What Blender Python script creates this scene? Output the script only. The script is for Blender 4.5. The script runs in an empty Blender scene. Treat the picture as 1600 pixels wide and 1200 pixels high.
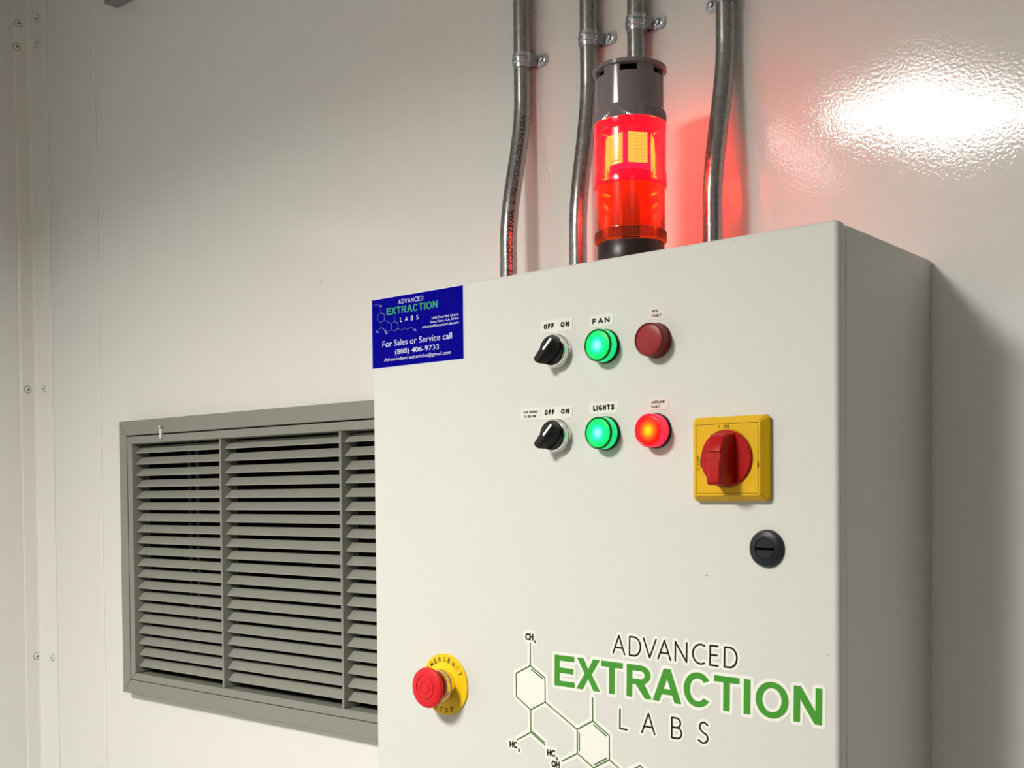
import bpy, bmesh, math, random
from mathutils import Vector, Matrix

random.seed(7)
sc = bpy.context.scene
C = sc.collection
PI = math.pi

# ------------------------------------------------------------------ camera
YAW, PITCH, ROLL, FOC, CX, CY = 0.698966, -0.022877, -0.009256, 1769.8, 795.75, 810.62
CAM = Vector((0.5714, -0.96, 1.5832))
fwd = Vector((-math.sin(YAW) * math.cos(PITCH), math.cos(YAW) * math.cos(PITCH), math.sin(PITCH)))
right = Vector((math.cos(YAW), math.sin(YAW), 0))
up = right.cross(fwd)
r2 = math.cos(ROLL) * right + math.sin(ROLL) * up
u2 = -math.sin(ROLL) * right + math.cos(ROLL) * up
cam_data = bpy.data.cameras.new('camera')
cam_data.sensor_width = 36.0
cam_data.lens = FOC / 1600 * 36
cam_data.shift_x = (800 - CX) / 1600
cam_data.shift_y = (CY - 600) / 1600
cam_data.clip_start = 0.01
cam = bpy.data.objects.new('camera', cam_data)
M = Matrix.Identity(4)
for i in range(3):
    M[i][0], M[i][1], M[i][2], M[i][3] = r2[i], u2[i], -fwd[i], CAM[i]
cam.matrix_world = M
C.objects.link(cam)
sc.camera = cam

# ------------------------------------------------------------------ world, exposure, lamp strengths
world = bpy.data.worlds.new('world')
sc.world = world
world.use_nodes = True
world.node_tree.nodes['Background'].inputs[0].default_value = (0.5, 0.5, 0.5, 1)
world.node_tree.nodes['Background'].inputs[1].default_value = 0.0
sc.view_settings.view_transform = 'Standard'
sc.view_settings.look = 'None'
sc.view_settings.exposure = 0.0
sc.view_settings.gamma = 1.0
sc.view_settings.use_curve_mapping = False
sc.cycles.use_denoising = True
sc.cycles.max_bounces = 10
sc.cycles.transparent_max_bounces = 16
LAMP_Z = 2.50
MAIN_W = 51.0           # nearest square ceiling light (watts, prismatic lens)
MAIN_SPREAD = 157       # its beam in degrees
SECOND_W = 15.0        # second ceiling light, further back
FAR_EMIT = 1.5          # diffuser of the second light and of two added fill lights
LENS_EMIT = 8.0        # glow of its lens seen from the side
STRIP_EMIT = 10.0        # thin strip light
TOWER_L = 66.0          # radiance of the red lamp inside the signal tower
WARM = (1.0, 0.965, 0.885)

# ------------------------------------------------------------------ materials
def principled(name, col, rough=0.5, metal=0.0, spec=0.5, coat=0.0, emit=None, estr=0.0):
    m = bpy.data.materials.new(name)
    m.use_nodes = True
    b = m.node_tree.nodes['Principled BSDF']
    b.inputs['Base Color'].default_value = (*col, 1)
    b.inputs['Roughness'].default_value = rough
    b.inputs['Metallic'].default_value = metal
    b.inputs['Specular IOR Level'].default_value = spec
    b.inputs['Coat Weight'].default_value = coat
    b.inputs['Coat Roughness'].default_value = 0.08
    if emit:
        b.inputs['Emission Color'].default_value = (*emit, 1)
        b.inputs['Emission Strength'].default_value = estr
    return m

def add_bump(m, scale, strength, dist=0.001, detail=2.0, rough_var=0.0, rough_scale=6.0, col_var=0.0):
    nt = m.node_tree
    b = nt.nodes['Principled BSDF']
    tc = nt.nodes.new('ShaderNodeTexCoord')
    geo = nt.nodes.new('ShaderNodeNewGeometry')
    n = nt.nodes.new('ShaderNodeTexNoise')
    n.inputs['Scale'].default_value = scale
    n.inputs['Detail'].default_value = detail
    nt.links.new(geo.outputs['Position'], n.inputs['Vector'])
    bp = nt.nodes.new('ShaderNodeBump')
    bp.inputs['Strength'].default_value = strength
    bp.inputs['Distance'].default_value = dist
    nt.links.new(n.outputs['Fac'], bp.inputs['Height'])
    nt.links.new(bp.outputs['Normal'], b.inputs['Normal'])
    if rough_var or col_var:
        n2 = nt.nodes.new('ShaderNodeTexNoise')
        n2.inputs['Scale'].default_value = rough_scale
        n2.inputs['Detail'].default_value = 6.0
        nt.links.new(geo.outputs['Position'], n2.inputs['Vector'])
    if rough_var:
        mr = nt.nodes.new('ShaderNodeMapRange')
        r0 = b.inputs['Roughness'].default_value
        mr.inputs['From Min'].default_value = 0.3
        mr.inputs['From Max'].default_value = 0.7
        mr.inputs['To Min'].default_value = r0 - rough_var
        mr.inputs['To Max'].default_value = r0 + rough_var
        nt.links.new(n2.outputs['Fac'], mr.inputs['Value'])
        nt.links.new(mr.outputs['Result'], b.inputs['Roughness'])
    if col_var:
        c = list(b.inputs['Base Color'].default_value)
        mx = nt.nodes.new('ShaderNodeMix')
        mx.data_type = 'RGBA'
        mx.inputs[6].default_value = (c[0] * (1 - col_var), c[1] * (1 - col_var), c[2] * (1 - col_var), 1)
        mx.inputs[7].default_value = (min(1, c[0] * (1 + col_var)), min(1, c[1] * (1 + col_var)), min(1, c[2] * (1 + col_var)), 1)
        nt.links.new(n2.outputs['Fac'], mx.inputs[0])
        nt.links.new(mx.outputs[2], b.inputs['Base Color'])
    return m

M_WALL = add_bump(principled('white_gloss_wall', (0.86, 0.855, 0.83), 0.06, spec=0.5), 360, 0.062, 0.0012, 1.6, rough_var=0.01)
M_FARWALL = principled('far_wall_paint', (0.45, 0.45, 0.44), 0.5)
M_TRIM = principled('white_trim', (0.90, 0.895, 0.84), 0.35)
M_CEIL = principled('ceiling_white', (0.62, 0.61, 0.58), 0.8)
M_FLOOR = add_bump(principled('grey_floor', (0.28, 0.28, 0.27), 0.5), 30, 0.05)
M_DOOR = add_bump(principled('cabinet_paint', (0.68, 0.685, 0.652), 0.6, spec=0.08), 900, 0.05, 0.0004, 1.0)
M_BODY = add_bump(principled('cabinet_body_paint', (0.72, 0.725, 0.695), 0.5, spec=0.2), 900, 0.05, 0.0004, 1.0)
M_SEAL = principled('door_seal', (0.05, 0.05, 0.05), 0.7)
M_GRILLE = principled('grille_grey', (0.280, 0.282, 0.250), 0.45, spec=0.4)
M_SLAT = principled('slat_grey', (0.318, 0.320, 0.282), 0.45, spec=0.4)
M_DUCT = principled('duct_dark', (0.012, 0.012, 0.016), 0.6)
M_EMT = add_bump(principled('galvanised_steel', (0.37, 0.37, 0.37), 0.26, metal=0.95), 800, 0.06, 0.0003, 3.0, rough_var=0.05, rough_scale=160, col_var=0.06)
M_ZINC = principled('zinc_strap', (0.62, 0.64, 0.68), 0.22, metal=1.0)
M_SCREW = principled('screw_steel', (0.45, 0.47, 0.50), 0.25, metal=1.0)
M_CHROME = principled('chrome', (0.78, 0.77, 0.74), 0.16, metal=1.0)
M_CHROME_YREFL = principled('chrome_yellow_reflection', (0.83, 0.70, 0.42), 0.16, metal=1.0)  # chrome collar; yellow reflected from its plate is put into the colour
M_BLACK = principled('black_plastic', (0.010, 0.011, 0.013), 0.30, spec=0.25)
M_LOCK = principled('lock_black', (0.015, 0.019, 0.026), 0.38, spec=0.25)
M_SLOT = principled('slot_black', (0.002, 0.002, 0.003), 0.8, spec=0.0)
M_WHITE = principled('white_mark', (0.85, 0.85, 0.88), 0.4)
M_YELLOW = principled('yellow_plastic', (0.74, 0.43, 0.006), 0.40, spec=0.25)
M_YPLATE = principled('yellow_plate', (0.92, 0.60, 0.008), 0.42, spec=0.25)
M_RED = principled('red_plastic', (0.42, 0.006, 0.006), 0.34, spec=0.25)
M_ESTOP = principled('red_button', (0.72, 0.014, 0.022), 0.38, spec=0.25)
M_DKRED = principled('unlit_red_lens', (0.29, 0.022, 0.022), 0.35, spec=0.25)
M_DKREDRIM = principled('unlit_red_rim', (0.17, 0.014, 0.016), 0.35, spec=0.25)
M_INK = principled('black_ink', (0.012, 0.012, 0.012), 0.5, spec=0.12)
M_BROWNINK = principled('engraved_ink', (0.10, 0.05, 0.01), 0.5, spec=0.12)
M_GREENINK = principled('green_ink', (0.065, 0.30, 0.035), 0.45, spec=0.12)
M_LINEINK = principled('green_line_ink', (0.075, 0.16, 0.045), 0.5, spec=0.12)
M_VINYL = principled('white_vinyl', (0.84, 0.85, 0.79), 0.35)
M_LABEL = principled('label_tape', (0.77, 0.765, 0.715), 0.45)
M_LABELRED = principled('label_tape_pink', (0.72, 0.675, 0.635), 0.45)
M_BLUE = principled('blue_sticker', (0.002, 0.001, 0.27), 0.5, spec=0.02)
M_STWHITE = principled('sticker_white_ink', (0.72, 0.74, 0.90), 0.5, spec=0.12)
M_STGREEN = principled('sticker_green_ink', (0.05, 0.36, 0.16), 0.5, spec=0.12)
M_STLINE = principled('sticker_line_ink', (0.10, 0.16, 0.36), 0.5, spec=0.12)
M_GREY = principled('tower_grey_plastic', (0.20, 0.165, 0.175), 0.09, spec=0.5)
M_TBASE = principled('tower_base_black', (0.02, 0.012, 0.012), 0.35)
M_CLEAR = principled('clear_clip', (0.75, 0.75, 0.72), 0.15, spec=0.8)
M_SCUFF_SHADE = principled('grey_scuff_shade', (0.33, 0.33, 0.32), 0.6)  # real scuffs, and the shadow line painted round trim screws
M_HOUSING = principled('lamp_housing', (0.7, 0.7, 0.7), 0.5)
M_STRUT = add_bump(principled('strut_steel', (0.34, 0.35, 0.35), 0.4, metal=0.8), 200, 0.05)

def emission(name, col, strength):
    m = bpy.data.materials.new(name)
    m.use_nodes = True
    nt = m.node_tree
    nt.nodes.clear()
    e = nt.nodes.new('ShaderNodeEmission')
    e.inputs[0].default_value = (*col, 1)
    e.inputs[1].default_value = strength
    o = nt.nodes.new('ShaderNodeOutputMaterial')
    nt.links.new(e.outputs[0], o.inputs[0])
    return m

M_LENS = emission('lamp_lens', WARM, LENS_EMIT)
M_LAMPFAR = emission('lamp_diffuser_far', WARM, FAR_EMIT)
M_STRIP = emission('strip_diffuser', WARM, STRIP_EMIT)
M_LED = emission('red_led_board', (1.0, 0.58, 0.10), 17.0)
M_RING = emission('red_led_ring', (1.0, 0.003, 0.03), TOWER_L)

def lens_glow(name, radius, stops, base, strength=1.0):
    """a backlit indicator lens: the lamp sits behind its centre, so it is brightest there"""
    m = principled(name, base, 0.3, spec=0.2)
    nt = m.node_tree
    b = nt.nodes['Principled BSDF']
    tc = nt.nodes.new('ShaderNodeTexCoord')
    sp = nt.nodes.new('ShaderNodeSeparateXYZ')
    nt.links.new(tc.outputs['Object'], sp.inputs[0])
    cb = nt.nodes.new('ShaderNodeCombineXYZ')
    nt.links.new(sp.outputs[0], cb.inputs[0])
    nt.links.new(sp.outputs[2], cb.inputs[1])
    ln = nt.nodes.new('ShaderNodeVectorMath')
    ln.operation = 'LENGTH'
    nt.links.new(cb.outputs[0], ln.inputs[0])
    dv = nt.nodes.new('ShaderNodeMath')
    dv.operation = 'DIVIDE'
    nt.links.new(ln.outputs['Value'], dv.inputs[0])
    dv.inputs[1].default_value = radius
    cr = nt.nodes.new('ShaderNodeValToRGB')
    els = cr.color_ramp.elements
    els[0].position, els[0].color = stops[0][0], (*stops[0][1], 1)
    els[1].position, els[1].color = stops[-1][0], (*stops[-1][1], 1)
    for p, c in stops[1:-1]:
        e = els.new(p)
        e.color = (*c, 1)
    nt.links.new(dv.outputs[0], cr.inputs[0])
    nt.links.new(cr.outputs[0], b.inputs['Emission Color'])
    b.inputs['Emission Strength'].default_value = strength
    return m

M_GLENS = lens_glow('green_lit_lens', 0.0125, [(0.0, (0.62, 1.0, 0.98)), (0.16, (0.30, 1.0, 1.0)), (0.42, (0.0, 0.95, 0.62)), (0.72, (0.0, 0.92, 0.16)), (1.0, (0.0, 0.80, 0.12))], (0.004, 0.10, 0.03))
M_GSIDE = principled('green_lit_side', (0.005, 0.18, 0.05), 0.3, spec=0.2, emit=(0.0, 0.75, 0.22), estr=1.0)
M_GRIM = principled('green_lens_rim', (0.003, 0.08, 0.015), 0.3, spec=0.2, emit=(0.0, 0.3, 0.05), estr=0.12)
M_RLENS = lens_glow('red_lit_lens', 0.0125, [(0.0, (1.0, 0.86, 0.0)), (0.22, (1.0, 0.60, 0.0)), (0.46, (1.0, 0.16, 0.0)), (0.70, (1.0, 0.01, 0.0)), (1.0, (1.0, 0.0, 0.005))], (0.16, 0.002, 0.002))
M_RSIDE = principled('red_lit_side', (0.28, 0.004, 0.006), 0.3, spec=0.2, emit=(1.0, 0.02, 0.06), estr=1.1)

def lens_plastic(name, tint, diff, mix_t=0.45, gl=0.10, emit=None, estr=0.0):
    """tinted see-through lamp cover: part clear, part scattering, with a gloss"""
    m = bpy.data.materials.new(name)
    m.use_nodes = True
    nt = m.node_tree
    nt.nodes.clear()
    o = nt.nodes.new('ShaderNodeOutputMaterial')
    tr = nt.nodes.new('ShaderNodeBsdfTransparent')
    tr.inputs[0].default_value = (*tint, 1)
    tl = nt.nodes.new('ShaderNodeBsdfTranslucent')
    tl.inputs[0].default_value = (*diff, 1)
    df = nt.nodes.new('ShaderNodeBsdfDiffuse')
    df.inputs[0].default_value = (*diff, 1)
    gs = nt.nodes.new('ShaderNodeBsdfGlossy')
    gs.inputs[0].default_value = (1, 1, 1, 1)
    gs.inputs[1].default_value = 0.12
    m1 = nt.nodes.new('ShaderNodeMixShader')
    m1.inputs[0].default_value = 0.35
    nt.links.new(tl.outputs[0], m1.inputs[1])
    nt.links.new(df.outputs[0], m1.inputs[2])
    m2 = nt.nodes.new('ShaderNodeMixShader')
    m2.inputs[0].default_value = 1 - mix_t
    nt.links.new(tr.outputs[0], m2.inputs[1])
    nt.links.new(m1.outputs[0], m2.inputs[2])
    fr = nt.nodes.new('ShaderNodeFresnel')
    fr.inputs[0].default_value = 1.45
    m3 = nt.nodes.new('ShaderNodeMixShader')
    nt.links.new(fr.outputs[0], m3.inputs[0])
    nt.links.new(m2.outputs[0], m3.inputs[1])
    nt.links.new(gs.outputs[0], m3.inputs[2])
    last = m3
    if emit:
        em = nt.nodes.new('ShaderNodeEmission')
        em.inputs[0].default_value = (*emit, 1)
        em.inputs[1].default_value = estr
        ad = nt.nodes.new('ShaderNodeAddShader')
        nt.links.new(m3.outputs[0], ad.inputs[0])
        nt.links.new(em.outputs[0], ad.inputs[1])
        last = ad
    nt.links.new(last.outputs[0], o.inputs[0])
    return m

M_REDLENS = lens_plastic('red_module_lens', (1.0, 0.13, 0.05), (0.95, 0.004, 0.03), 0.5, emit=(1.0, 0.0, 0.035), estr=0.55)
M_AMBLENS = lens_plastic('amber_module_lens', (1.0, 0.20, 0.02), (0.90, 0.07, 0.004), 0.5)

# ------------------------------------------------------------------ mesh helpers
def bm_box(bm, x0, x1, y0, y1, z0, z1):
    vs = [bm.verts.new(p) for p in ((x0, y0, z0), (x1, y0, z0), (x1, y1, z0), (x0, y1, z0), (x0, y0, z1), (x1, y0, z1), (x1, y1, z1), (x0, y1, z1))]
    for f in ((0, 3, 2, 1), (4, 5, 6, 7), (0, 1, 5, 4), (1, 2, 6, 5), (2, 3, 7, 6), (3, 0, 4, 7)):
        bm.faces.new([vs[i] for i in f])
    return vs

def bev(bm, w, seg=2):
    bmesh.ops.bevel(bm, geom=list(bm.edges), offset=w, segments=seg, profile=0.5, affect='EDGES')

def box(x0, x1, y0, y1, z0, z1, b=0, seg=2):
    bm = bmesh.new()
    bm_box(bm, x0, x1, y0, y1, z0, z1)
    if b:
        bev(bm, b, seg)
    return bm

def bm_lathe(bm, prof, axis='Z', n=48, tooth=None, c=(0, 0, 0)):
    """profile of (radius, height); axis 'Z' up, 'Y' out of a panel facing -Y. tooth = {index: (count, depth)}"""
    rings = []
    for k, (r, h) in enumerate(prof):
        if r <= 1e-7:
            p = (0, 0, h) if axis == 'Z' else (0, -h, 0)
            rings.append([bm.verts.new((p[0] + c[0], p[1] + c[1], p[2] + c[2]))])
            continue
        ring = []
        for i in range(n):
            a = 2 * PI * i / n
            rr = r - (tooth[1] if tooth and k in tooth[0] and i % 2 else 0)
            x, y = rr * math.cos(a), rr * math.sin(a)
            p = (x, y, h) if axis == 'Z' else (x, -h, y)
            ring.append(bm.verts.new((p[0] + c[0], p[1] + c[1], p[2] + c[2])))
        rings.append(ring)
    for a, b in zip(rings[:-1], rings[1:]):
        if len(a) == 1 and len(b) == 1:
            continue
        for i in range(n):
            j = (i + 1) % n
            if len(a) == 1:
                f = (a[0], b[j], b[i])
            elif len(b) == 1:
                f = (a[i], a[j], b[0])
            else:
                f = (a[i], a[j], b[j], b[i])
            bm.faces.new(f)
    return bm

def lathe(prof, axis='Z', n=48, tooth=None, c=(0, 0, 0)):
    return bm_lathe(bmesh.new(), prof, axis, n, tooth, c)

def prism(pts, h0, h1, b=0, seg=2):
    """polygon in panel coordinates (x, z), standing out of the panel from h0 to h1 towards -Y"""
    bm = bmesh.new()
    A = [bm.verts.new((x, -h0, z)) for x, z in pts]
    B = [bm.verts.new((x, -h1, z)) for x, z in pts]
    n = len(pts)
    bm.faces.new(A)
    bm.faces.new(B[::-1])
    for i in range(n):
        j = (i + 1) % n
        bm.faces.new((A[i], B[i], B[j], A[j]))
    bmesh.ops.recalc_face_normals(bm, faces=bm.faces)
    if b:
        edges = [e for e in bm.edges if any(v in B for v in e.verts)]
        bmesh.ops.bevel(bm, geom=edges, offset=b, segments=seg, profile=0.5, affect='EDGES')
    return bm

def sweep(path, r, n=20):
    """tube along a path lying in a plane of constant x"""
    bm = bmesh.new()
    rings = []
    for i, p in enumerate(path):
        p = Vector(p)
        t = (Vector(path[min(i + 1, len(path) - 1)]) - Vector(path[max(i - 1, 0)])).normalized()
        e1 = Vector((1, 0, 0))
        e2 = t.cross(e1).normalized()
        rings.append([bm.verts.new(p + r * (math.cos(2 * PI * k / n) * e1 + math.sin(2 * PI * k / n) * e2)) for k in range(n)])
    for a, b in zip(rings[:-1], rings[1:]):
        for k in range(n):
            bm.faces.new((a[k], a[(k + 1) % n], b[(k + 1) % n], b[k]))
    bm.faces.new(rings[0][::-1])
    bm.faces.new(rings[-1])
    bmesh.ops.recalc_face_normals(bm, faces=bm.faces)
    return bm

WL = {}
def obj(name, bm, mat, parent=None, loc=(0, 0, 0), smooth=False, local=True):
    """links one mesh object; loc is its world position and the mesh is in coordinates local to it"""
    me = bpy.data.meshes.new(name)
    bmesh.ops.recalc_face_normals(bm, faces=bm.faces) if smooth == 'r' else None
    bm.to_mesh(me)
    bm.free()
    o = bpy.data.objects.new(name, me)
    C.objects.link(o)
    me.materials.append(mat)
    if smooth:
        for p in me.polygons:
            p.use_smooth = True
        me.set_sharp_from_angle(angle=math.radians(38))
    loc = Vector(loc)
    WL[o] = loc
    o.location = loc - (WL[parent] if parent else Vector((0, 0, 0)))
    o.parent = parent
    return o

def empty(name, loc, label, cat, group=None):
    o = bpy.data.objects.new(name, None)
    o.empty_display_size = 0.05
    C.objects.link(o)
    o.location = loc
    WL[o] = Vector(loc)
    o['label'], o['category'] = label, cat
    if group:
        o['group'] = group
    return o

def struct(o):
    o['kind'] = 'structure'
    return o

# ------------------------------------------------------------------ lettering helpers
_cache = {}
def glyphs(body, off=0.0, space=1.0):
    k = (body, off, space)
    if k not in _cache:
        cu = bpy.data.curves.new('text', 'FONT')
        cu.body = body
        cu.offset = off
        cu.space_character = space
        cu.resolution_u = 4
        o = bpy.data.objects.new('text', cu)
        C.objects.link(o)
        dg = bpy.context.evaluated_depsgraph_get()
        dg.update()
        me = bpy.data.meshes.new_from_object(o.evaluated_get(dg))
        vs = [(v.co.x, v.co.y) for v in me.vertices]
        fs = [tuple(p.vertices) for p in me.polygons]
        bpy.data.objects.remove(o)
        bpy.data.curves.remove(cu)
        bpy.data.meshes.remove(me)
        _cache[k] = (vs, fs)
    return _cache[k]

def text_fit(bm, body, x0, x1, z0, z1, h, off=0.0, space=1.0, tf=None):
    """lettering stretched to fill a box of the panel, at height h above it"""
    vs, fs = glyphs(body, off, space)
    ax, bx = min(v[0] for v in vs), max(v[0] for v in vs)
    az, bz = min(v[1] for v in vs), max(v[1] for v in vs)
    nv = []
    for u, v in vs:
        X = x0 + (u - ax) / (bx - ax) * (x1 - x0)
        Z = z0 + (v - az) / (bz - az) * (z1 - z0)
        if tf:
            X, Z = tf(X, Z)
        nv.append(bm.verts.new((X, -h, Z)))
    for f in fs:
        try:
            bm.faces.new([nv[i] for i in f])
        except ValueError:
            pass
    return [(nv[i].co.x, nv[i].co.z) for i in range(len(nv))]

def outline(body, x0, x1, z0, z1, off=0.0, space=1.0, tf=None):
    """outline edges of the fitted lettering, for its die-cut border"""
    vs, fs = glyphs(body, off, space)
    ax, bx = min(v[0] for v in vs), max(v[0] for v in vs)
    az, bz = min(v[1] for v in vs), max(v[1] for v in vs)
    P = []
    for u, v in vs:
        X = x0 + (u - ax) / (bx - ax) * (x1 - x0)
        Z = z0 + (v - az) / (bz - az) * (z1 - z0)
        P.append(tf(X, Z) if tf else (X, Z))
    cnt = {}
    for f in fs:
        for i in range(len(f)):
            e = tuple(sorted((f[i], f[(i + 1) % len(f)])))
            cnt[e] = cnt.get(e, 0) + 1
    return [(P[a], P[b]) for (a, b), c in cnt.items() if c == 1]

def stroke(bm, a, b, w, h, caps=0):
    """flat line of width w on a panel, with round ends when caps > 0"""
    ax, az = a
    bx, bz = b
    L = math.hypot(bx - ax, bz - az)
    if L < 1e-9:
        return
    nx, nz = -(bz - az) / L * w / 2, (bx - ax) / L * w / 2
    pts = [(ax - nx, az - nz), (bx - nx, bz - nz)]
    t = math.atan2(bz - az, bx - ax)
    for k in range(1, caps):
        an = t - PI / 2 + PI * k / caps
        pts.append((bx + w / 2 * math.cos(an), bz + w / 2 * math.sin(an)))
    pts += [(bx + nx, bz + nz), (ax + nx, az + nz)]
    for k in range(1, caps):
        an = t + PI / 2 + PI * k / caps
        pts.append((ax + w / 2 * math.cos(an), az + w / 2 * math.sin(an)))
    bm.faces.new([bm.verts.new((x, -h, z)) for x, z in pts])

def fill(bm, pts, h):
    bm.faces.new([bm.verts.new((x, -h, z)) for x, z in pts])

def flip_to_front(bm):
    """make all flat faces look out of the panel (towards -Y)"""
    for f in bm.faces:
        f.normal_update()
        if f.normal.y > 0:
            f.normal_flip()
    return bm

def thin(ch):
    """centre lines of a light sans-serif capital in a unit box"""
    arc = lambda cx, cy, rx, ry, a0, a1, n: [(cx + rx * math.cos(math.radians(a0 + (a1 - a0) * i / n)), cy + ry * math.sin(math.radians(a0 + (a1 - a0) * i / n))) for i in range(n + 1)]
    return {'A': [[(0, 0), (0.5, 1), (1, 0)], [(0.17, 0.33), (0.83, 0.33)]],
            'D': [[(0, 0), (0, 1), (0.36, 1)] + arc(0.40, 0.5, 0.60, 0.5, 84, -84, 14) + [(0.36, 0), (0, 0)]],
            'F': [[(0, 0), (0, 1), (0.96, 1)], [(0, 0.52), (0.86, 0.52)]],
            'G': [arc(0.60, 0.5, 0.60, 0.5, 50, 330, 18) + [(1.0, 0.45), (0.62, 0.45)]],
            'H': [[(0, 0), (0, 1)], [(1, 0), (1, 1)], [(0, 0.52), (1, 0.52)]],
            'I': [[(0.5, 0), (0.5, 1)]],
            'T': [[(0, 1), (1, 1)], [(0.5, 0), (0.5, 1)]],
            'O': [arc(0.5, 0.5, 0.5, 0.5, 0, 360, 24)],
            'U': [[(0, 1), (0, 0.4)] + arc(0.5, 0.35, 0.5, 0.35, 180, 360, 10) + [(1, 1)]],
            'W': [[(0, 1), (0.25, 0), (0.5, 0.9), (0.75, 0), (1, 1)]],
            'R': [[(0, 0), (0, 1), (0.5, 1)] + arc(0.52, 0.75, 0.46, 0.25, 80, -80, 9) + [(0.5, 0.5), (0, 0.5)], [(0.5, 0.5), (1, 0)]],
            'V': [[(0, 1), (0.5, 0), (1, 1)]],
            'N': [[(0, 0), (0, 1), (1, 0), (1, 1)]],
            'C': [arc(0.68, 0.5, 0.68, 0.5, 62, 298, 18)],
            'E': [[(1, 0), (0, 0), (0, 1), (0.96, 1)], [(0, 0.53), (0.9, 0.53)]],
            'L': [[(0, 1), (0, 0), (1, 0)]],
            'B': [[(0, 0), (0, 1), (0.45, 1)] + arc(0.48, 0.765, 0.40, 0.235, 80, -80, 9) + [(0.45, 0.53), (0, 0.53)], [(0.45, 0.53)] + arc(0.55, 0.265, 0.45, 0.265, 80, -80, 9) + [(0.45, 0), (0, 0)]],
            'S': [[(0.93, 0.90)] + arc(0.52, 0.755, 0.42, 0.245, 50, 180, 9) + arc(0.60, 0.755, 0.50, 0.22, 185, 240, 4) + [(0.5, 0.50)] + arc(0.44, 0.255, 0.52, 0.24, 55, -10, 5) + arc(0.48, 0.255, 0.48, 0.255, -15, -140, 9) + [(0, 0.10)]]}[ch]

def skeleton_word(bm, body, x0, x1, z0, z1, w, h, tf=None):
    """a word in an even, round-ended label-maker letter"""
    rel = {'I': 0.30, 'W': 1.35, ' ': 0.55, 'F': 0.86, 'L': 0.86, 'E': 0.9, 'O': 1.12, 'G': 1.1, 'M': 1.3}
    ws = [rel.get(c, 1.0) for c in body]
    gap = 0.30
    k = (x1 - x0) / (sum(ws) + gap * (len(body) - 1))
    x, layer = x0, 0
    for c, r in zip(body, ws):
        if c != ' ':
            wd = r * k
            for ln in thin(c):
                q = [(x + w / 2 + p[0] * max(wd - w, 0.0), z0 + w / 2 + p[1] * (z1 - z0 - w)) for p in ln]
                if c == 'I':
                    q = [(x + wd / 2, p[1]) for p in q]
                if tf:
                    q = [tf(*p) for p in q]
                for i in range(len(q) - 1):
                    stroke(bm, q[i], q[i + 1], w, h + 0.000003 * layer, 4)
                    layer += 1
        x += (r + gap) * k

# ================================================================== the room
CX0 = -1.281            # corner of back wall and left wall
SEAM = -1.0776          # joint between two wall panels
CEIL = 2.60
ROOM_R, ROOM_F = 2.7, -5.8
HX0, HX1, HZ0, HZ1 = -0.984, -0.266, 1.296, 1.684      # duct opening behind the grille

bm = bmesh.new()
bm_box(bm, SEAM + 0.0012, HX0, 0.0015, 0.09, 0, CEIL)
bm_box(bm, HX1, ROOM_R, 0.0015, 0.09, 0, CEIL)
bm_box(bm, HX0, HX1, 0.0015, 0.09, 0, HZ0)
bm_box(bm, HX0, HX1, 0.0015, 0.09, HZ1, CEIL)
for v in bm.verts:
    v.co.y -= 0.0015
wall_back = struct(obj('wall_back', bm, M_WALL))
bm = bmesh.new()
# left panel of the back wall: its right edge is rolled back into the joint
prof = [(CX0 - 0.09, -0.0004), (SEAM - 0.0035, -0.0004), (SEAM - 0.0018, -0.0001), (SEAM - 0.0008, 0.0010), (SEAM - 0.0004, 0.0035), (SEAM - 0.0004, 0.09), (CX0 - 0.09, 0.09)]
A = [bm.verts.new((x, y, 0)) for x, y in prof]
B = [bm.verts.new((x, y, CEIL)) for x, y in prof]
bm.faces.new(A[::-1]); bm.faces.new(B)
for i in range(len(prof)):
    j = (i + 1) % len(prof)
    bm.faces.new((A[i], A[j], B[j], B[i]))
bmesh.ops.recalc_face_normals(bm, faces=bm.faces)
obj('wall_panel', bm, M_WALL, wall_back)
obj('seam_highlight_bead', box(SEAM - 0.0014, SEAM + 0.0014, -0.0012, 0.002, 0.01, CEIL - 0.25, 0.0006, 2), M_TRIM, wall_back)  # whiter bead added to stand in for the joint's bright edge highlight
struct(obj('wall_left', box(CX0 - 0.09, CX0, ROOM_F, 0.0, 0, CEIL), M_WALL))
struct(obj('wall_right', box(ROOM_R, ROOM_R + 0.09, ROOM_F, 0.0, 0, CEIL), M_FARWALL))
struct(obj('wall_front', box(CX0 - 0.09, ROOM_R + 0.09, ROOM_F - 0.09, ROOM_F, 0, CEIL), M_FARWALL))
struct(obj('floor', box(CX0 - 0.09, ROOM_R + 0.09, ROOM_F - 0.09, 0.09, -0.1, 0), M_FLOOR))
struct(obj('ceiling', box(CX0 - 0.09, ROOM_R + 0.09, ROOM_F - 0.09, 0.09, CEIL, CEIL + 0.1), M_CEIL))

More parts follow.
